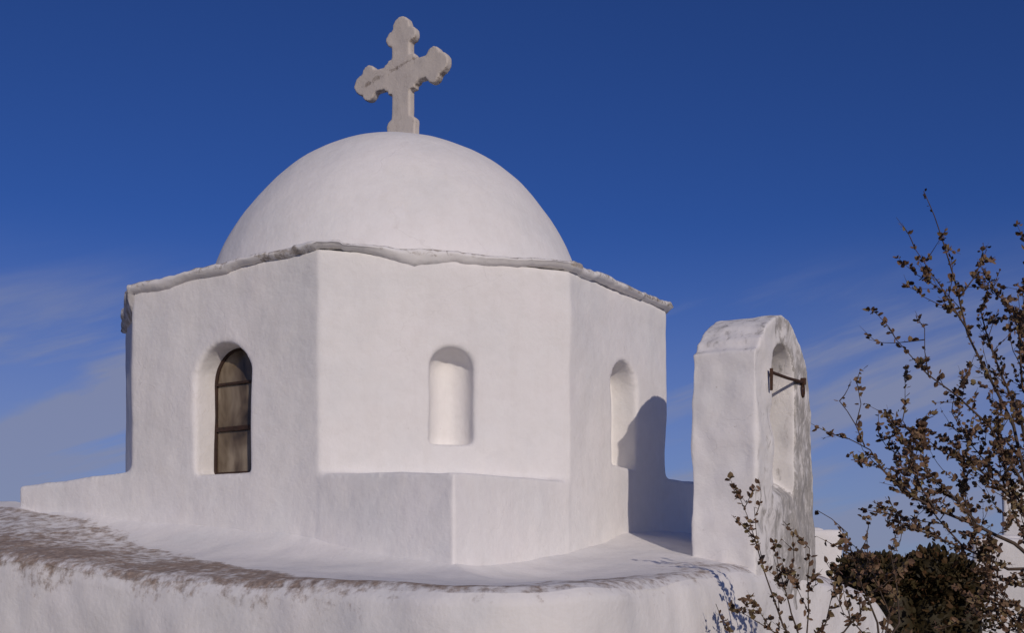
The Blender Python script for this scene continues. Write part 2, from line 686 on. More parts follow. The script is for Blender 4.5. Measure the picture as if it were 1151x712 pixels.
# ---- cornice of rough whitewashed slates round the drum
def build_cornice():
    pts = []
    for i in range(8):
        a, b = OCT[i], OCT[(i + 1) % 8]
        za, zb = TOPZ[i], TOPZ[(i + 1) % 8]
        L = (b - a).length
        n = int(L / 0.03)
        nrm = Vector(((b - a).y, -(b - a).x)).normalized()
        for k in range(n):
            t = k / n
            pts.append((i, t, a + (b - a) * t, nrm, za + (zb - za) * t, L))
    N = len(pts)
    slab = []
    rnd = random.Random(3)
    s, left, cur = 0, 0, None
    for k in range(N):
        if left <= 0:
            left = rnd.randint(7, 19)
            cur = (rnd.uniform(-0.012, 0.014), rnd.uniform(-0.010, 0.012), rnd.uniform(0.0, 1.0))
        slab.append(cur)
        left -= 1
    prof_n = 9
    vs, fs, dirt_tone = [], [], []
    for k in range(N):
        i, t, p, nrm, z, L = pts[k]
        # corner mitre
        if t < 0.02:
            pi = OCT[i - 1]
            n0 = Vector(((OCT[i] - pi).y, -(OCT[i] - pi).x)).normalized()
            nrm = (nrm + n0).normalized() * (1 / max(0.6, math.cos(math.acos(max(-1, min(1, nrm.dot(n0)))) / 2)))
        so, sz, sd_ = slab[k]
        p3 = Vector((p.x, p.y, z))
        wob = noise.noise(Vector((p.x * 2.1, p.y * 2.1, 0))) * 0.016 + noise.noise(Vector((p.x * 7, p.y * 7, 3))) * 0.009
        proj = 0.050 + so + wob * 0.7
        thick = 0.044 + 0.012 * noise.noise(Vector((p.x * 3, p.y * 3, 9)))
        drop = 0.0
        if i == 1:     # lumps of plaster under the slates on the front face
            proj *= 0.8
            drop = 0.055 * math.exp(-((t - 0.38) / 0.13) ** 2) + 0.02 * math.exp(-((t - 0.66) / 0.18) ** 2)
            thick *= 0.62 + 0.3 * math.exp(-((t - 0.42) / 0.2) ** 2)
        if i == 0:     # bulges towards the left end
            drop = 0.028 * math.exp(-((t - 0.16) / 0.2) ** 2) + 0.02 * math.exp(-((t - 0.5) / 0.08) ** 2)
        if i == 7:
            drop = 0.16 * min(1, t * 1.2)
        if i == 2:
            thick *= 1.12
            sz *= 1.6
        zt = z + 0.048 + sz + wob * 0.6
        zb = zt - thick - drop
        ctr = (Vector((p.x, p.y)) - CEN)
        inn = -nrm
        prof = [(-0.10, zb - 0.02), (0.004, zb - 0.012 - drop * 0.15), (proj * 0.72, zb + drop * 0.35), (proj, zb + 0.016 + drop * 0.5), (proj + 0.004, (zt + zb) / 2 + drop * 0.2), (proj, zt - 0.012),
                (proj * 0.8, zt), (-0.22, zt + 0.030), (-0.62, zt + 0.075)]
        for q, (o, zz) in enumerate(prof):
            if o < 0:
                pp = Vector((p.x, p.y)) + (CEN - Vector((p.x, p.y))).normalized() * (-o)
            else:
                pp = Vector((p.x, p.y)) + nrm * o
            jit = noise.noise(Vector((pp.x * 9, pp.y * 9, zz * 9))) * 0.008 + noise.noise(Vector((pp.x * 23, pp.y * 23, zz * 23))) * 0.006
            vs.append(Vector((pp.x, pp.y, EYE + zz + jit)))
            d = 0.18
            if q in (3, 4, 5): d = 0.42 + 0.30 * sd_
            if i == 0 and t < 0.7: d *= 0.62
            if i == 1: d = d * 0.62 + (0.62 * max(0, noise.noise(Vector((p.x * 2.2, 3, 0))) + 0.25) if q == 6 else 0)
            if i == 0 and t > 0.72 and q < 5: d = 0.62
            if q in (6,): d = 0.50 + 0.2 * sd_
            if q >= 7: d = 0.35
            if i == 7: d = max(d, 0.6)  # the stretch past the left corner is painted darker throughout
            dirt_tone.append(d)
    for k in range(N):
        k2 = (k + 1) % N
        for q in range(prof_n - 1):
            fs.append((k * prof_n + q, k2 * prof_n + q, k2 * prof_n + q + 1, k * prof_n + q + 1))
    me = mesh_from(vs, fs)
    a_ = me.color_attributes.new('dirt_tone', 'FLOAT_COLOR', 'POINT')
    buf = []
    for d in dirt_tone: buf += [d, d, d, 1]
    a_.data.foreach_set('color', buf)
    link_mesh('cornice', me, M_EDGE, chapel)


build_cornice()


# ---- stone cross on the dome
def build_cross():
    ax = v3(-U1)
    th = v3(-N1)
    base = V3(CEN, 0) + ax * 0.0
    T = 0.085
    bm = bmesh.new()

    def rect(a0, a1, z0, z1, t=T):
        add_extrude(bm, [(a0, z0), (a1, z0), (a1, z1), (a0, z1)], base - th * t / 2, ax, UP, th, t)

    def disc(a, z, r, t=T):
        add_extrude(bm, [(a + r * math.cos(2 * math.pi * k / 28), z + r * math.sin(2 * math.pi * k / 28)) for k in range(28)], base - th * t / 2, ax, UP, th, t)
    zc = 4.748
    rect(-0.110, 0.110, 3.95, zc + 0.44)
    rect(-0.46, 0.43, zc - 0.108, zc + 0.108)
    rect(-0.20, 0.20, zc - 0.135, zc + 0.135)
    rect(-0.165, 0.165, zc - 0.175, zc + 0.165)
    for a, z in ((0, 0.462), (-0.106, 0.370), (0.106, 0.370), (0, 0.385)): disc(a, zc + z, 0.104 if a == 0 else 0.078)
    for s in (-1, 1):
        for a, z in ((0.462 if s > 0 else 0.487, 0), (0.39 if s > 0 else 0.41, 0.100), (0.39 if s > 0 else 0.41, -0.100), (0.40, 0)): disc(s * a, zc + z, 0.104 if z == 0 else 0.078)
    rect(-0.17, 0.17, 3.9, 4.245)
    rect(-0.12, 0.12, 4.22, 4.315)
    disc(-0.10, 4.24, 0.078)
    disc(0.10, 4.24, 0.078)
    me = plaster(bm, (), voxel=0.012, smooth=3, amp=0.006, scale=3, amp2=0.003)
    c0 = base + UP * zc

    def dirt_tone(p, n):
        q = p - c0
        a, h = q.dot(ax), q.z
        line = math.exp(-((h - 0.075 - a * 0.20) / 0.024) ** 2) * (1 if -0.5 < a < 0.22 else 0)
        d = 0.34 + 0.30 * line
        if n.z < -0.4: d = 0.6  # undersides of arms and lobes painted darker
        return d
    paint(me, dirt_tone)
    o = link_mesh('cross', me, M_CROSS, chapel)
    o['label'] = 'grey stone cross with three-lobed arm ends on top of the dome'


build_cross()

# ---- low outer walls and the sloping roof between them and the square base
def build_skirt():
    s0, s1, step = -8.0, 7.4, 0.035
    n = int((s1 - s0) / step) + 1
    ledge_keys = [(-8, 0.02), (-4.8, 0.01), (-4.1, -0.05), (-3.3, -0.125), (-2.4, -0.15), (0, -0.166), (1.5, -0.14), (2.6, -0.085), (3.1, -0.095), (4.5, -0.16), (5.2, -0.26), (6.2, -0.36), (7.0, -0.55), (7.4, -0.8)]
    inner_keys = [(-8, -7.6), (-4.81, -4.8), (0, 0), (3.0, 2.51), (5.2, 4.8), (7.4, 7.0)]
    foot_keys = [(-7.6, 0.47), (-5.2, 0.51), (-4.8, 0.50), (-4.2, 0.33), (-3.4, 0.18), (-2.2, 0.05), (-1.41, -0.05), (-0.6, -0.17), (0, -0.22), (0.5, -0.22), (1.0, -0.17), (1.41, -0.08), (2.0, 0.09), (2.5, 0.23), (3.5, 0.25), (4.8, 0.25), (5.6, 0.1), (7.0, -0.6)]
    rad = 0.9

    def outer(s):
        if s < -rad: return CORNER + U1 * (-s)
        if s > rad: return CORNER + U2 * s
        t = (s + rad) / (2 * rad)
        a, b = CORNER + U1 * rad, CORNER + U2 * rad
        return a * (1 - t) ** 2 + CORNER * 2 * t * (1 - t) + b * t ** 2

    def nrm(s):
        a, b = outer(s - 0.05), outer(s + 0.05)
        d = (b - a).normalized()
        return Vector((d.y, -d.x))

    def inner(s):
        if s < 0: p = PC + U1 * (-s)
        else: p = PC + U2 * s
        return p - ((PC - CEN).normalized() * 0.13)
    RT = 46
    rv, rf, rd = [], [], []
    wv, wf, wd = [], [], []
    WR = 26
    for i in range(n):
        s = s0 + (s1 - s0) * i / (n - 1)
        o, nn = outer(s), nrm(s)
        si = lerp_keys(s, inner_keys)
        # soften the key kinks
        zf = sum(lerp_keys(si + d, foot_keys) for d in (-0.25, -0.12, 0, 0.12, 0.25)) / 5
        zl = sum(lerp_keys(s + d, ledge_keys) for d in (-0.3, -0.15, 0, 0.15, 0.3)) / 5
        zl += 0.016 * noise.noise(Vector((s * 1.1, 5, 0))) + 0.010 * noise.noise(Vector((s * 4.0, 2, 0)))
        q = inner(si)
        bulge = 0.03 * noise.noise(Vector((s * 0.9, 1.5, 0)))
        for j in range(RT):
            t = j / (RT - 1)
            tt = 1 - (1 - t) ** 1.45 if t > 0.06 else t * (1 - 0.94 ** 1.45) / 0.06
            p = o.lerp(q, tt)
            z = zl + (zf - zl) * tt
            left = max(0.0, min(1.0, (-s - 1.0) / 3.0))
            right_ = max(0.0, min(1.0, (si - 1.3) / 0.8))
            cu = min(0.995, max(0, (tt - 0.42) / 0.58))
            z += (0.30 * (1 - left) + 0.24 * left) * (1 - 0.88 * right_) * (1 - max(0, min(1, (-si - 4.0) / 0.6))) * (1 - math.sqrt(1 - cu * cu))      # swept up against the base
            edge = max(0, 1 - tt / 0.06)
            z -= (0.042 + 0.028 * noise.noise(Vector((s * 1.3, 3, 3)))) * edge ** 2                                  # rounded lip
            # the roof sheet is hand-trowelled and sags
            P = Vector((p.x, p.y, 0))
            env = min(1, tt * 6)
            z += (0.030 * noise.noise(P * 1.1) + 0.012 * noise.noise(P * 3.7)) * env
            if j == RT - 1 and -4.7 < si < 4.7: z += 0.03
            rv.append(Vector((p.x, p.y, EYE + z)))
            # lichen: whole slope on the left, fading to a seam along the ledge to the right
            zone = lerp_keys(s, [(-8, 1.0), (-4.8, 1.02), (-3.6, 0.88), (-2.6, 0.56), (-1.9, 0.27), (-1.3, 0.15), (-0.6, 0.12), (0.4, 0.30), (1.0, 0.34), (1.9, 0.26), (2.8, 0.2), (3.2, 0.3), (7.4, 0.5)])
            # how far up the slope it reaches
            reach = zone + 0.08 * noise.noise(P * 2.2)
            body = max(0, min(1, (reach - tt) / 0.16 + 0.35)) if zone > 0.1 else 0
            amt = (0.62 + 0.20 * math.exp(-((tt - 0.18 - 0.1 * noise.noise(P * 0.8)) / 0.16) ** 2) + 0.22 * noise.noise(P * 1.6)) * body * (1.0 if s < -1.2 else 0.72)
            if tt > 0.88: amt *= 0.3
            # thin dirty seam along the lip, and the brown patch right of the middle
            wv_ = 0.05 * noise.noise(Vector((s * 1.7, 8, 0)))
            seam = math.exp(-((tt - 0.05 - 0.4 * wv_) / 0.035) ** 2)
            ss = lerp_keys(s, [(-4, 0.3), (-2.2, 0.90), (-0.5, 0.88), (0.2, 0.72), (0.6, 0.8), (2.2, 0.6), (3.0, 0.62), (3.4, 0.2)])
            patch = math.exp(-((s - 0.9) / 0.65) ** 2) * math.exp(-((tt - 0.17) / 0.16) ** 2) * 0.78
            patch2 = math.exp(-((s - 2.3) / 0.8) ** 2) * math.exp(-((tt - 0.2) / 0.18) ** 2) * 0.54
            amt = max(amt, seam * ss, patch, patch2)
            rd.append(max(0, min(0.9, amt)))
        zl0 = zl - (0.042 + 0.028 * noise.noise(Vector((s * 1.3, 3, 3))))
        for j in range(WR):
            t = j / (WR - 1)
            z = zl0 + (-2.15 - zl0) * t ** 1.5
            out = 0.018 * math.sin(min(1, t * 12) * math.pi / 2) - 0.012 * (1 if j == 1 else 0) + 0.10 * t
            P = Vector((o.x, o.y, z))
            hh = (0.055 * noise.noise(P * 1.2) + 0.016 * noise.noise(P * 4)) * min(1, t * 12)
            p = o + nn * (out + hh)
            wv.append(Vector((p.x, p.y, EYE + z)))
            d = 0.15
            nz = noise.noise(Vector((s * 1.5, 4, 1)))
            if s < -1.2: d = max(d, 0.60 - 0.065 * j + 0.25 * nz)
            elif j < 3: d = 0.36
            d = max(0, min(0.7, d))
            if s > 2.6: d = max(d, 0.30)
            wd.append(d)
    for i in range(n - 1):
        for j in range(RT - 1):
            rf.append((i * RT + j, (i + 1) * RT + j, (i + 1) * RT + j + 1, i * RT + j + 1))
        for j in range(WR - 1):
            wf.append((i * WR + j, i * WR + j + 1, (i + 1) * WR + j + 1, (i + 1) * WR + j))
    # far slope of the roof, left of and behind the base
    back = len(rv)
    for i in range(n):
        s = s0 + (s1 - s0) * i / (n - 1)
        top = rv[i * RT + RT - 1]
        d = (CEN - PC).normalized()
        rv.append(Vector((top.x + d.x * 0.5, top.y + d.y * 0.5, top.z - 0.12)))
        rv.append(Vector((top.x + d.x * 0.9, top.y + d.y * 0.9, top.z - 1.2)))
        rd += [0.4, 0.4]
    for i in range(n - 1):
        a, b = i * RT + RT - 1, (i + 1) * RT + RT - 1
        c0, c1 = back + 2 * i, back + 2 * (i + 1)
        rf.append((a, b, c1, c0))
        rf.append((c0, c1, c1 + 1, c0 + 1))
    for name, vs, fs, ds, mt in (('roof', rv, rf, rd, M_ROOF), ('outer_wall', wv, wf, wd, M_ROOF)):
        me = mesh_from(vs, fs)
        a_ = me.color_attributes.new('dirt_tone', 'FLOAT_COLOR', 'POINT')
        buf = []
        for d in ds: buf += [d, d, d, 1]
        a_.data.foreach_set('color', buf)
        link_mesh(name, me, mt, chapel)
    return outer


skirt_outer = build_skirt()

# ---- belfry
BN = Vector((1.825, 8.40))          # near corner of the belfry
B_TH, B_W = 0.53, 1.37


def build_belfry():
    ax, inw = v3(U2), v3(-N2)
    o = V3(BN, 0) + v3(N2) * 0.02
    top = [(0.0, 1.575), (0.08, 1.605), (0.105, 1.67), (0.18, 1.715), (0.25, 1.79), (0.37, 1.855), (0.50, 1.91), (0.62, 1.938), (0.74, 1.935), (0.86, 1.895), (0.98, 1.825), (1.09, 1.73), (1.18, 1.61), (1.25, 1.46), (1.31, 1.28), (1.36, 1.0), (1.41, 0.7), (1.50, 0.0)]
    prof = [(1.62, -1.2), (0.0, -1.2)] + top
    bm = bmesh.new()
    add_extrude(bm, prof, o, ax, UP, inw, B_TH)
    c = bmesh.new()
    # the opening: its sill slopes up towards the back
    o2 = o + ax * 0.64 + UP * 0.40
    fr = [c.verts.new(o2 + ax * a + UP * h - inw * 0.1) for a, h in arch_profile(0.55, 1.30, 18)]
    bk = [c.verts.new(o2 + ax * (a * 0.93) + UP * (0.42 + h * (1.27 - 0.42) / 1.30) + inw * 0.46) for a, h in arch_profile(0.55, 1.30, 18)]
    c.faces.new(fr)
    c.faces.new(bk[::-1])
    for i in range(len(fr)):
        j = (i + 1) % len(fr)
        c.faces.new((fr[j], fr[i], bk[i], bk[j]))
    bmesh.ops.triangulate(c, faces=c.faces[:])
    me = plaster(bm, [c], voxel=0.016, smooth=9, amp=0.024, scale=1.9, amp2=0.010)

    def dirt_tone(p, n):
        q = p - o
        a, h, dpt = q.dot(ax), q.z, q.dot(inw)
        d = 0.20
        if n.dot(v3(N2)) > 0.5:       # the open face is the weathered one
            d = 0.38 + 0.30 * min(1, max(0, (a - 0.25) / 0.6))
            if h < 0.55: d += 0.12
        if h > 1.5 and n.z > 0.2: d = 0.46
        if abs(n.dot(ax)) > 0.6 and a > 0.8 and dpt > 0.05: d = 0.40 if h < 1.2 else 0.34
        return d
    paint(me, dirt_tone)
    b = link_mesh('belfry', me, M_BELFRY, chapel)
    b['label'] = 'small weathered white belfry with a round-headed arch and an iron bar'
    # iron bell bar with end plate and ring
    bm = bmesh.new()
    y_out = v3(N2) * 0.025
    a0, a1 = o + ax * 0.27 + UP * 1.42 + y_out, o + ax * 1.06 + UP * 1.445 + y_out
    tube(bm, [a0, a0.lerp(a1, 0.5) - UP * 0.006, a1], [0.014, 0.013, 0.014], 8)
    tube(bm, [a0 + UP * 0.03, a0 - UP * 0.14], [0.014, 0.012], 6)
    tube(bm, [a1 + UP * 0.035, a1 - UP * 0.02], [0.024, 0.024], 8)
    ring = []
    for k in range(17):
        a = 2 * math.pi * k / 16
        ring.append(a1 - UP * 0.07 + ax * 0.03 * math.sin(a) + UP * 0.05 * math.cos(a))
    tube(bm, ring, [0.008] * 17, 6)
    me = bpy.data.meshes.new('bar')
    fix(bm).to_mesh(me)
    bm.free()
    # sub-part: belfry vertices are stored relative to the chapel's base, so only the root offset is taken off
    me.transform(Matrix.Translation(-chapel.location))
    ob = bpy.data.objects.new('bell_bar', me)
    me.materials.append(M_IRON)
    COL.objects.link(ob)
    ob.parent = b


def tube(bm, pts, rads, n=6, cap=True):
    pts = [Vector(p) for p in pts]
    rings = []
    prev = None
    for i, p in enumerate(pts):
        t = (pts[min(i + 1, len(pts) - 1)] - pts[max(i - 1, 0)])
        if t.length < 1e-9: t = Vector((0, 0, 1))
        t.normalize()
        if prev is None:
            ref = Vector((1, 0, 0)) if abs(t.x) < 0.8 else Vector((0, 1, 0))
            u = t.cross(ref).normalized()
        else:
            u = (prev - t * prev.dot(t)).normalized()
        prev = u
        w = t.cross(u)
        rings.append([bm.verts.new(p + (u * math.cos(2 * math.pi * k / n) + w * math.sin(2 * math.pi * k / n)) * rads[i]) for k in range(n)])
    for a, b in zip(rings, rings[1:]):
        for k in range(n):
            k2 = (k + 1) % n
            bm.faces.new((a[k], a[k2], b[k2], b[k]))
    if cap:
        bm.faces.new(rings[0][::-1])
        bm.faces.new(rings[-1])


build_belfry()


# ---- window in the left face: frame with pane and bars
def build_window():
    o = V3(w_mid, W_SILL + 0.004) - outL * 0.225
    w, h = w_w - 0.035, W_H - 0.015
    n = 22
    outer = arch_profile(w, h, n)
    inner = [(a * (1 - 0.030 / (w / 2)) , 0.020 + hh * (1 - 0.044 / h)) for a, hh in outer]

    def wob(p):
        a, hh = p
        return (a - 0.022 * math.sin(hh * 5.2 + 0.6) * (1 if a > 0 else 0.25), hh)
    outer = [wob(p) for p in outer]
    inner = [wob(p) for p in inner]
    bm = bmesh.new()
    N = len(outer)
    D = 0.03
    rings = []
    for pr, off in ((outer, 0), (outer, -D), (inner, -D), (inner, 0)):
        rings.append([bm.verts.new(o + axL * a + UP * hh + outL * (off + D)) for a, hh in pr])
    for r in range(4):
        A_, B_ = rings[r], rings[(r + 1) % 4]
        for k in range(N):
            k2 = (k + 1) % N
            bm.faces.new((A_[k], A_[k2], B_[k2], B_[k]))
    me = bpy.data.meshes.new('frame')
    fix(bm).to_mesh(me)
    bm.free()
    fr = link_mesh('window', me, M_FRAME, chapel, smooth=False)
    fr['label'] = 'narrow round-headed window with a dark brown frame and two crossbars'

    def sub(name, bm, mat):
        me = bpy.data.meshes.new(name)
        fix(bm).to_mesh(me)
        bm.free()
        me.transform(Matrix.Translation(-chapel.location))
        me.materials.append(mat)
        ob = bpy.data.objects.new(name, me)
        COL.objects.link(ob)
        ob.parent = fr
    bm = bmesh.new()
    big = [wob((a * (1 - 0.03 / (w / 2)), 0.012 + hh * (1 - 0.03 / h))) for a, hh in arch_profile(w, h, n)]
    add_extrude(bm, big, o + outL * 0.012, axL, UP, outL, 0.006)
    sub('pane', bm, M_PANE)
    for zz, th in ((0.355, 0.036), (0.735, 0.020)):
        bm = bmesh.new()
        add_extrude(bm, [(-w / 2 + 0.03, zz), (w / 2 - 0.03, zz + 0.006), (w / 2 - 0.03, zz + th + 0.006), (-w / 2 + 0.03, zz + th)], o + outL * 0.021, axL, UP, outL, 0.02)
        sub('crossbar', bm, M_FRAME)


build_window()


# ---------------------------------------------------------------- shrubs
class Leaves:
    def __init__(self):
        self.v, self.f, self.d = [], [], []

    def leaf(self, p, direction, size, rnd, tone):
        t = direction.normalized()
        ref = Vector((rnd.uniform(-1, 1), rnd.uniform(-1, 1), rnd.uniform(-1, 1)))
        s = t.cross(ref)
        if s.length < 1e-3: s = Vector((1, 0, 0))
        s.normalize()
        nn = s.cross(t)
        w = size * rnd.uniform(0.30, 0.42)
        b = len(self.v)
        fold = rnd.uniform(0.1, 0.35) * w
        bend = rnd.uniform(-0.15, 0.25) * size
        self.v += [p, p + t * size * 0.35 + s * w + nn * fold, p + t * size * 0.75 + s * w * 0.7 + nn * (fold + bend * 0.6),
                   p + t * size + nn * bend, p + t * size * 0.75 - s * w * 0.7 + nn * (fold + bend * 0.6), p + t * size * 0.35 - s * w + nn * fold, p + t * size * 0.5 + nn * bend * 0.3]
        self.f += [(b, b + 1, b + 6), (b + 1, b + 2, b + 6), (b + 2, b + 3, b + 6), (b + 3, b + 4, b + 6), (b + 4, b + 5, b + 6), (b + 5, b, b + 6)]
        self.d += [tone] * 7

    def build(self, name, mat, parent):
        me = mesh_from(self.v, self.f)
        a_ = me.color_attributes.new('dirt_tone', 'FLOAT_COLOR', 'POINT')
        buf = []
        for d in self.d: buf += [d, d, d, 1]
        a_.data.foreach_set('color', buf)
        return link_mesh(name, me, mat, parent, smooth=False)


def resample(pts, step):
    out = [pts[0]]
    for a, b in zip(pts, pts[1:]):
        n = max(1, int((b - a).length / step))
        for k in range(1, n + 1): out.append(a.lerp(b, k / n))
    return out


def shrub(root_name, label, cat, base, stems, leaf_size, seed, r0=0.03, group=None, twig_rate=1.0, leaf_rate=1.0, K=1.0, thin=1.0):
    """stems: list of (points, base radius, leafiness, start fraction of foliage)"""
    rnd = random.Random(seed)
    root = empty(root_name, base)
    tag(root, label, cat, group)
    bm = bmesh.new()
    lv = Leaves()

    def leafy(pts, rate, start=0.0):
        n = len(pts)
        acc = 0.0
        for i in range(1, n):
            if i / n < start: continue
            seg = pts[i] - pts[i - 1]
            acc += seg.length / K * rate * leaf_rate
            while acc > 0:
                acc -= rnd.expovariate(1.0)
                p = pts[i - 1].lerp(pts[i], rnd.random())
                k = rnd.choice((1, 1, 2, 3))
                for _ in range(k):
                    d = seg.normalized() * rnd.uniform(0.1, 1.0) + Vector((rnd.gauss(0, 1), rnd.gauss(0, 1), rnd.gauss(0.15, 0.8))) * 0.75
                    tone = min(1, max(0, rnd.gauss(0.45, 0.25)))
                    lv.leaf(p + Vector((rnd.gauss(0, 0.004), rnd.gauss(0, 0.004), 0)) * K, d, leaf_size * rnd.choice((0.5, 0.7, 0.85, 1.0, 1.0, 1.2, 1.4)), rnd, tone)

    def twig(p, d, length, rad, rate, level):
        pts = [p]
        d = d.normalized()
        n = max(3, int(length / K / 0.035))
        for k in range(n):
            d = (d + Vector((rnd.gauss(0, 0.13), rnd.gauss(0, 0.13), rnd.gauss(0.05, 0.10)))).normalized()
            pts.append(pts[-1] + d * length / n)
        rads = [rad * (1 - 0.75 * k / n) for k in range(n + 1)]
        tube(bm, pts, rads, 4, cap=False)
        leafy(pts, rate, 0.1)
        if level > 0:
            for _ in range(max(1, int(length / K * 7))):
                i = rnd.randint(1, n - 1)
                dd = (pts[i] - pts[i - 1]).normalized() + Vector((rnd.gauss(0, 0.7), rnd.gauss(0, 0.7), rnd.gauss(0.2, 0.6)))
                twig(pts[i], dd, length * rnd.uniform(0.25, 0.55), rad * 0.6, rate, level - 1)

    for pts, rad, leaf, start in stems:
        pts = resample(pts, 0.05 * K)
        n = len(pts)
        w = rnd.uniform(0, 50)
        L = 0.0
        pp = []
        for i, p in enumerate(pts):
            L += 0.05
            e = 0.035 * K * min(1, i / 6)
            pp.append(p + Vector((noise.noise(Vector((L * 1.6, w, 0))), noise.noise(Vector((L * 1.6, w, 7))) * 1.5, noise.noise(Vector((L * 1.6, w, 13))) * 0.7)) * e)
        rads = [K * thin * max(0.0028, rad * (1 - 0.85 * i / (n - 1))) for i in range(n)]
        tube(bm, pp, rads, 6)
        leafy(pp, 14 * leaf, start)
        for i in range(2, n):
            fr = i / n
            if fr < start: continue
            if rnd.random() < 0.30 * leaf * twig_rate:
                seg = (pp[i] - pp[i - 1]).normalized()
                side = Vector((rnd.gauss(0, 1), rnd.gauss(0, 1), rnd.gauss(0.25, 0.7)))
                d = seg * 0.9 + side * 0.75
                twig(pp[i], d, K * rnd.uniform(0.10, 0.34) * (1.15 - 0.5 * fr), 0.0042 * K * thin, 17 * leaf, 1)
    me = bpy.data.meshes.new('branches')
    fix(bm).to_mesh(me)
    bm.free()
    link_mesh('branches', me, M_BARK, root)
    lv.build('foliage', M_LEAF, root)
    return root


def stem_px(pts, d0, d1):
    n = len(pts)
    return [at(x, y, d0 + (d1 - d0) * i / (n - 1)) for i, (x, y) in enumerate(pts)]


gb = at(1190, 712, 2.496)
gb = Vector((gb.x, gb.y, ground_z(gb.x, gb.y)))
trunk = [gb, Vector((gb.x - 0.02, gb.y, 1.0)), at(1184, 720, 2.496), at(1172, 640, 2.496)]
fork = trunk[-1]


def from_fork(pts, d1, start=fork):
    d0 = 2.496
    return [start] + stem_px(pts, d0 + (d1 - d0) * 0.15, d1)


big = [
    (trunk, 0.036, 0.3, 0.75),
    (from_fork([(1156, 560), (1138, 480), (1112, 420), (1090, 375), (1078, 335), (1062, 285), (1049, 240), (1039, 212)], 2.4), 0.017, 0.75, 0.3),
    ([at(1092, 378, 2.424)] + stem_px([(1062, 340), (1042, 310), (1024, 280)], 2.4, 2.352), 0.008, 1.0, 0.1),
    ([at(1078, 335, 2.41)] + stem_px([(1094, 312), (1106, 282)], 2.4, 2.448), 0.007, 0.9, 0.1),
    (from_fork([(1162, 560), (1146, 470), (1126, 420), (1112, 380), (1104, 350), (1122, 312)], 2.64), 0.017, 1.25, 0.25),
    (from_fork([(1168, 540), (1152, 430), (1146, 350), (1150, 290)], 2.304), 0.015, 1.3, 0.25),
    ([at(1150, 440, 2.448)] + stem_px([(1136, 370), (1122, 338), (1112, 318)], 2.496, 2.592), 0.009, 1.3, 0.1),
    (from_fork([(1146, 545), (1112, 482), (1076, 448), (1044, 424), (1024, 402), (1008, 384)], 2.256), 0.016, 0.85, 0.35),
    ([at(1044, 424, 2.304)] + stem_px([(1038, 395), (1036, 370)], 2.304, 2.328), 0.005, 0.8, 0.1),
    (from_fork([(1140, 610), (1098, 588), (1050, 572), (1010, 556), (985, 528), (974, 506), (960, 496), (946, 488)], 2.16), 0.016, 1.0, 0.3),
    ([at(972, 502, 2.208)] + stem_px([(962, 478), (952, 462), (942, 450)], 2.208, 2.184), 0.005, 0.9, 0.15),
    ([at(962, 478, 2.208)] + stem_px([(968, 455), (964, 430)], 2.208, 2.256), 0.004, 0.9, 0.2),
    (from_fork([(1142, 575), (1102, 530), (1062, 505), (1030, 488), (1018, 470)], 2.352), 0.014, 1.6, 0.25),
    ([at(1098, 588, 2.352)] + stem_px([(1060, 545), (1030, 520), (1000, 505), (988, 488)], 2.352, 2.448), 0.010, 1.5, 0.1),
    ([at(1050, 572, 2.256)] + stem_px([(1030, 545), (1012, 515), (1006, 492)], 2.256, 2.352), 0.008, 1.5, 0.1),
    (from_fork([(1138, 545), (1112, 520), (1085, 490), (1066, 462)], 2.688), 0.012, 1.3, 0.25),
    (from_fork([(1130, 640), (1085, 618), (1040, 600), (1012, 590), (998, 560)], 2.304), 0.014, 1.2, 0.25),
    ([at(1085, 618, 2.4)] + stem_px([(1060, 590), (1045, 570), (1035, 540)], 2.4, 2.448), 0.008, 1.6, 0.1),
    ([at(1100, 600, 2.4)] + stem_px([(1080, 560), (1078, 520), (1086, 490)], 2.4, 2.496), 0.008, 1.6, 0.1),
    (from_fork([(1150, 660), (1118, 650), (1100, 620), (1092, 590)], 2.208), 0.012, 1.5, 0.2),
    (from_fork([(1160, 690), (1130, 680), (1108, 700), (1096, 690)], 2.208), 0.012, 1.4, 0.2),
    ([at(1182, 715, 2.496)] + stem_px([(1150, 715), (1122, 672), (1112, 640)], 2.4, 2.256), 0.012, 1.4, 0.2),
    (from_fork([(1180, 560), (1172, 470), (1168, 400), (1172, 330)], 2.592), 0.02, 1.2, 0.3),
    (from_fork([(1196, 580), (1210, 480), (1205, 400)], 2.688), 0.02, 1.2, 0.3),
    (from_fork([(1150, 610), (1135, 575), (1125, 520), (1120, 470)], 2.208), 0.012, 1.5, 0.2),
]
shrub('small_tree', 'tall thin-branched small tree with sparse reddish brown leaves at the right edge', 'tree', gb, big, 0.0112, 11, K=0.48, leaf_rate=2.3, twig_rate=2.2, thin=0.6)

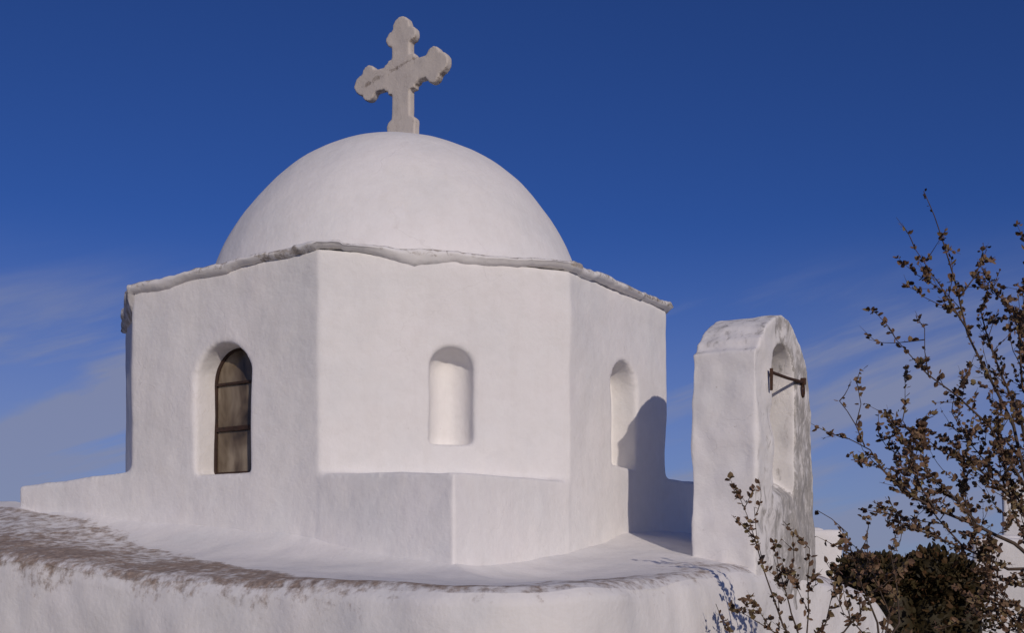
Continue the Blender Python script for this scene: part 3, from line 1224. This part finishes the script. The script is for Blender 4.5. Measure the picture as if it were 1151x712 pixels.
lb = Vector((2.02, 7.32, ground_z(2.0, 7.32)))
hub = at(905, 735, 7.314)
low = [
    ([lb, lb + Vector((-0.02, 0, 0.8)), hub], 0.03, 0.25, 0.8),
    ([hub] + stem_px([(880, 705), (866, 660), (850, 612), (838, 580), (826, 552)], 7.314, 7.226), 0.010, 0.95, 0.1),
    ([at(858, 635, 7.258)] + stem_px([(851, 600), (848, 570)], 7.226, 7.204), 0.004, 0.6, 0.1),
    ([hub] + stem_px([(888, 690), (878, 640), (872, 610)], 7.314, 7.095), 0.009, 1.0, 0.2),
    ([at(884, 660, 7.204)] + stem_px([(890, 630), (886, 600), (878, 588)], 7.204, 7.095), 0.006, 0.9, 0.2),
    ([hub] + stem_px([(908, 690), (905, 650), (908, 615)], 7.314, 6.986), 0.008, 0.9, 0.3),
    ([hub] + stem_px([(930, 700), (938, 668), (945, 640)], 7.314, 7.095), 0.008, 1.2, 0.3),
    ([hub] + stem_px([(860, 705), (838, 690), (845, 668)], 7.314, 7.204), 0.008, 1.3, 0.3),
    ([hub] + stem_px([(950, 712), (968, 690), (962, 655), (975, 640)], 7.314, 6.931), 0.010, 1.3, 0.2),
    ([hub] + stem_px([(985, 725), (1000, 690), (1010, 672)], 7.314, 7.314), 0.010, 1.4, 0.2),
    ([hub] + stem_px([(840, 735), (815, 705), (806, 680)], 7.314, 7.204), 0.008, 0.7, 0.3),
]
shrub('shrub', 'low leggy shrub with small brown leaves growing against the wall under the belfry', 'shrub', lb, low, 0.037, 23, leaf_rate=1.5, twig_rate=1.15, thin=0.8)

mb = Vector((1.30, 3.83, ground_z(1.30, 3.83)))
hub2 = at(990, 735, 3.835)
mid = [
    ([mb, mb + Vector((0.0, 0, 0.9)), hub2], 0.022, 0.2, 0.85),
    ([hub2] + stem_px([(985, 700), (968, 660), (958, 625), (952, 600), (935, 585), (918, 575)], 3.835, 3.77), 0.009, 0.75, 0.35),
    ([at(960, 632, 3.809)] + stem_px([(972, 610), (975, 590), (966, 582)], 3.802, 3.77), 0.005, 0.9, 0.2),
    ([hub2] + stem_px([(1000, 690), (985, 650), (975, 622), (972, 600)], 3.835, 3.705), 0.008, 1.0, 0.4),
    ([hub2] + stem_px([(1010, 700), (1004, 655), (998, 622), (1005, 600)], 3.835, 3.9), 0.008, 0.9, 0.4),
    ([hub2] + stem_px([(962, 705), (946, 690), (938, 668)], 3.835, 3.77), 0.007, 1.2, 0.3),
]
shrub('shrub', 'thin upright twigs with brown leaves between the low shrub and the tree', 'shrub', mb, mid, 0.020, 31, K=0.65, leaf_rate=1.6, thin=0.75)


# ---------------------------------------------------------------- things beyond the chapel
def build_hedge():
    rnd = random.Random(5)
    c0 = at(1030, 640, 13.0)
    root = empty('hedge', (c0.x, c0.y, 0))
    tag(root, 'dense dark hedge behind the shrubs beside the white wall', 'hedge')
    bumps = []
    for k in range(34):
        x = at(972 + 88 * rnd.random(), 640, 13).x
        y = 13.0 + rnd.uniform(-0.7, 0.9)
        top = EYE + (HY - rnd.uniform(627, 637)) / F * y
        bumps.append((x, y, top - rnd.uniform(0.20, 0.30), rnd.uniform(0.17, 0.30)))
    core = bmesh.new()  # solid dark core added inside the leaves to block light
    for x, y, z, r in bumps:
        bmesh.ops.create_icosphere(core, subdivisions=2, radius=r * 0.85, matrix=Matrix.Translation((x, y, z)))
        bmesh.ops.create_icosphere(core, subdivisions=2, radius=0.26, matrix=Matrix.Translation((x, y, z * 0.5)) @ Matrix.Diagonal((1, 1, 4.2, 1)))
    me = bpy.data.meshes.new('core')
    core.to_mesh(me)
    core.free()
    for v in me.vertices:
        v.co += Vector((noise.noise(v.co * 4), noise.noise(v.co * 4 + Vector((9, 0, 0))), noise.noise(v.co * 4 + Vector((0, 9, 0))))) * 0.10
    paint(me, lambda p, n: 0.2)
    link_mesh('solid_core', me, M_HEDGE, root)
    lv = Leaves()
    for x, y, z, r in bumps:
        for _ in range(420):
            d = Vector((rnd.gauss(0, 1), rnd.gauss(-0.2, 1), rnd.gauss(0.1, 1))).normalized()
            p = Vector((x, y, z)) + d * r * rnd.uniform(0.8, 1.12)
            lv.leaf(p, d + Vector((rnd.gauss(0, 0.6), rnd.gauss(0, 0.6), rnd.gauss(0.2, 0.6))), rnd.uniform(0.05, 0.10), rnd, rnd.random())
        for _ in range(420):
            d = Vector((rnd.gauss(0, 1), rnd.gauss(-0.5, 1), 0)).normalized()
            p = Vector((x, y, 0)) + d * rnd.uniform(0.22, 0.36) + Vector((0, 0, rnd.uniform(0.1, z)))
            lv.leaf(p, d + Vector((rnd.gauss(0, 0.6), rnd.gauss(0, 0.6), rnd.gauss(0.2, 0.6))), rnd.uniform(0.05, 0.10), rnd, rnd.random())
    lv.build('foliage', M_HEDGE, root)


build_hedge()


def white_house(label, x0, x1, y0, y1, ztop, yaw, seed, lip=0.05):
    root = empty('white_house', ((x0 + x1) / 2, (y0 + y1) / 2, 0))
    tag(root, label, 'house')
    ca, sa = math.cos(yaw), math.sin(yaw)
    cx, cy = (x0 + x1) / 2, (y0 + y1) / 2

    def box(a0, a1, b0, b1, z0, z1):
        bm = bmesh.new()
        poly = []
        for a, b in ((a0, b0), (a1, b0), (a1, b1), (a0, b1)):
            poly.append(Vector((cx + a * ca - b * sa, cy + a * sa + b * ca)))
        add_prism(bm, poly, z0, z1)
        return bm
    hx, hy = (x1 - x0) / 2, (y1 - y0) / 2
    me = plaster(box(-hx, hx, -hy, hy, -0.6, ztop), (), voxel=0.06, smooth=2, amp=0.02, amp2=0.004)
    paint(me, lambda p, n: 0.15)
    link_mesh('wall', me, M_WALL, root)
    me = plaster(box(-hx + 0.25, hx - 0.25, -hy + 0.25, hy - 0.25, ztop - 0.2, ztop + lip), (), voxel=0.06, smooth=2, amp=0.02)
    paint(me, lambda p, n: 0.3)
    link_mesh('flat_roof', me, M_WALL, root)


# plain white block just past the belfry, and the one behind the tree
white_house('flat-roofed white house block glimpsed between the belfry and the hedge', 3.15, 5.95, 20.0, 23.5, EYE + 0.46, R(0), 1)
white_house('rough white house behind the small tree at the right edge', 7.85, 13.35, 16.0, 20.5, EYE + 0.27, R(-24), 2)
white_house('taller white house partly hidden by the tree, at the far right', 12.0, 17.0, 24.0, 29.0, EYE + 1.62, R(-26), 3)
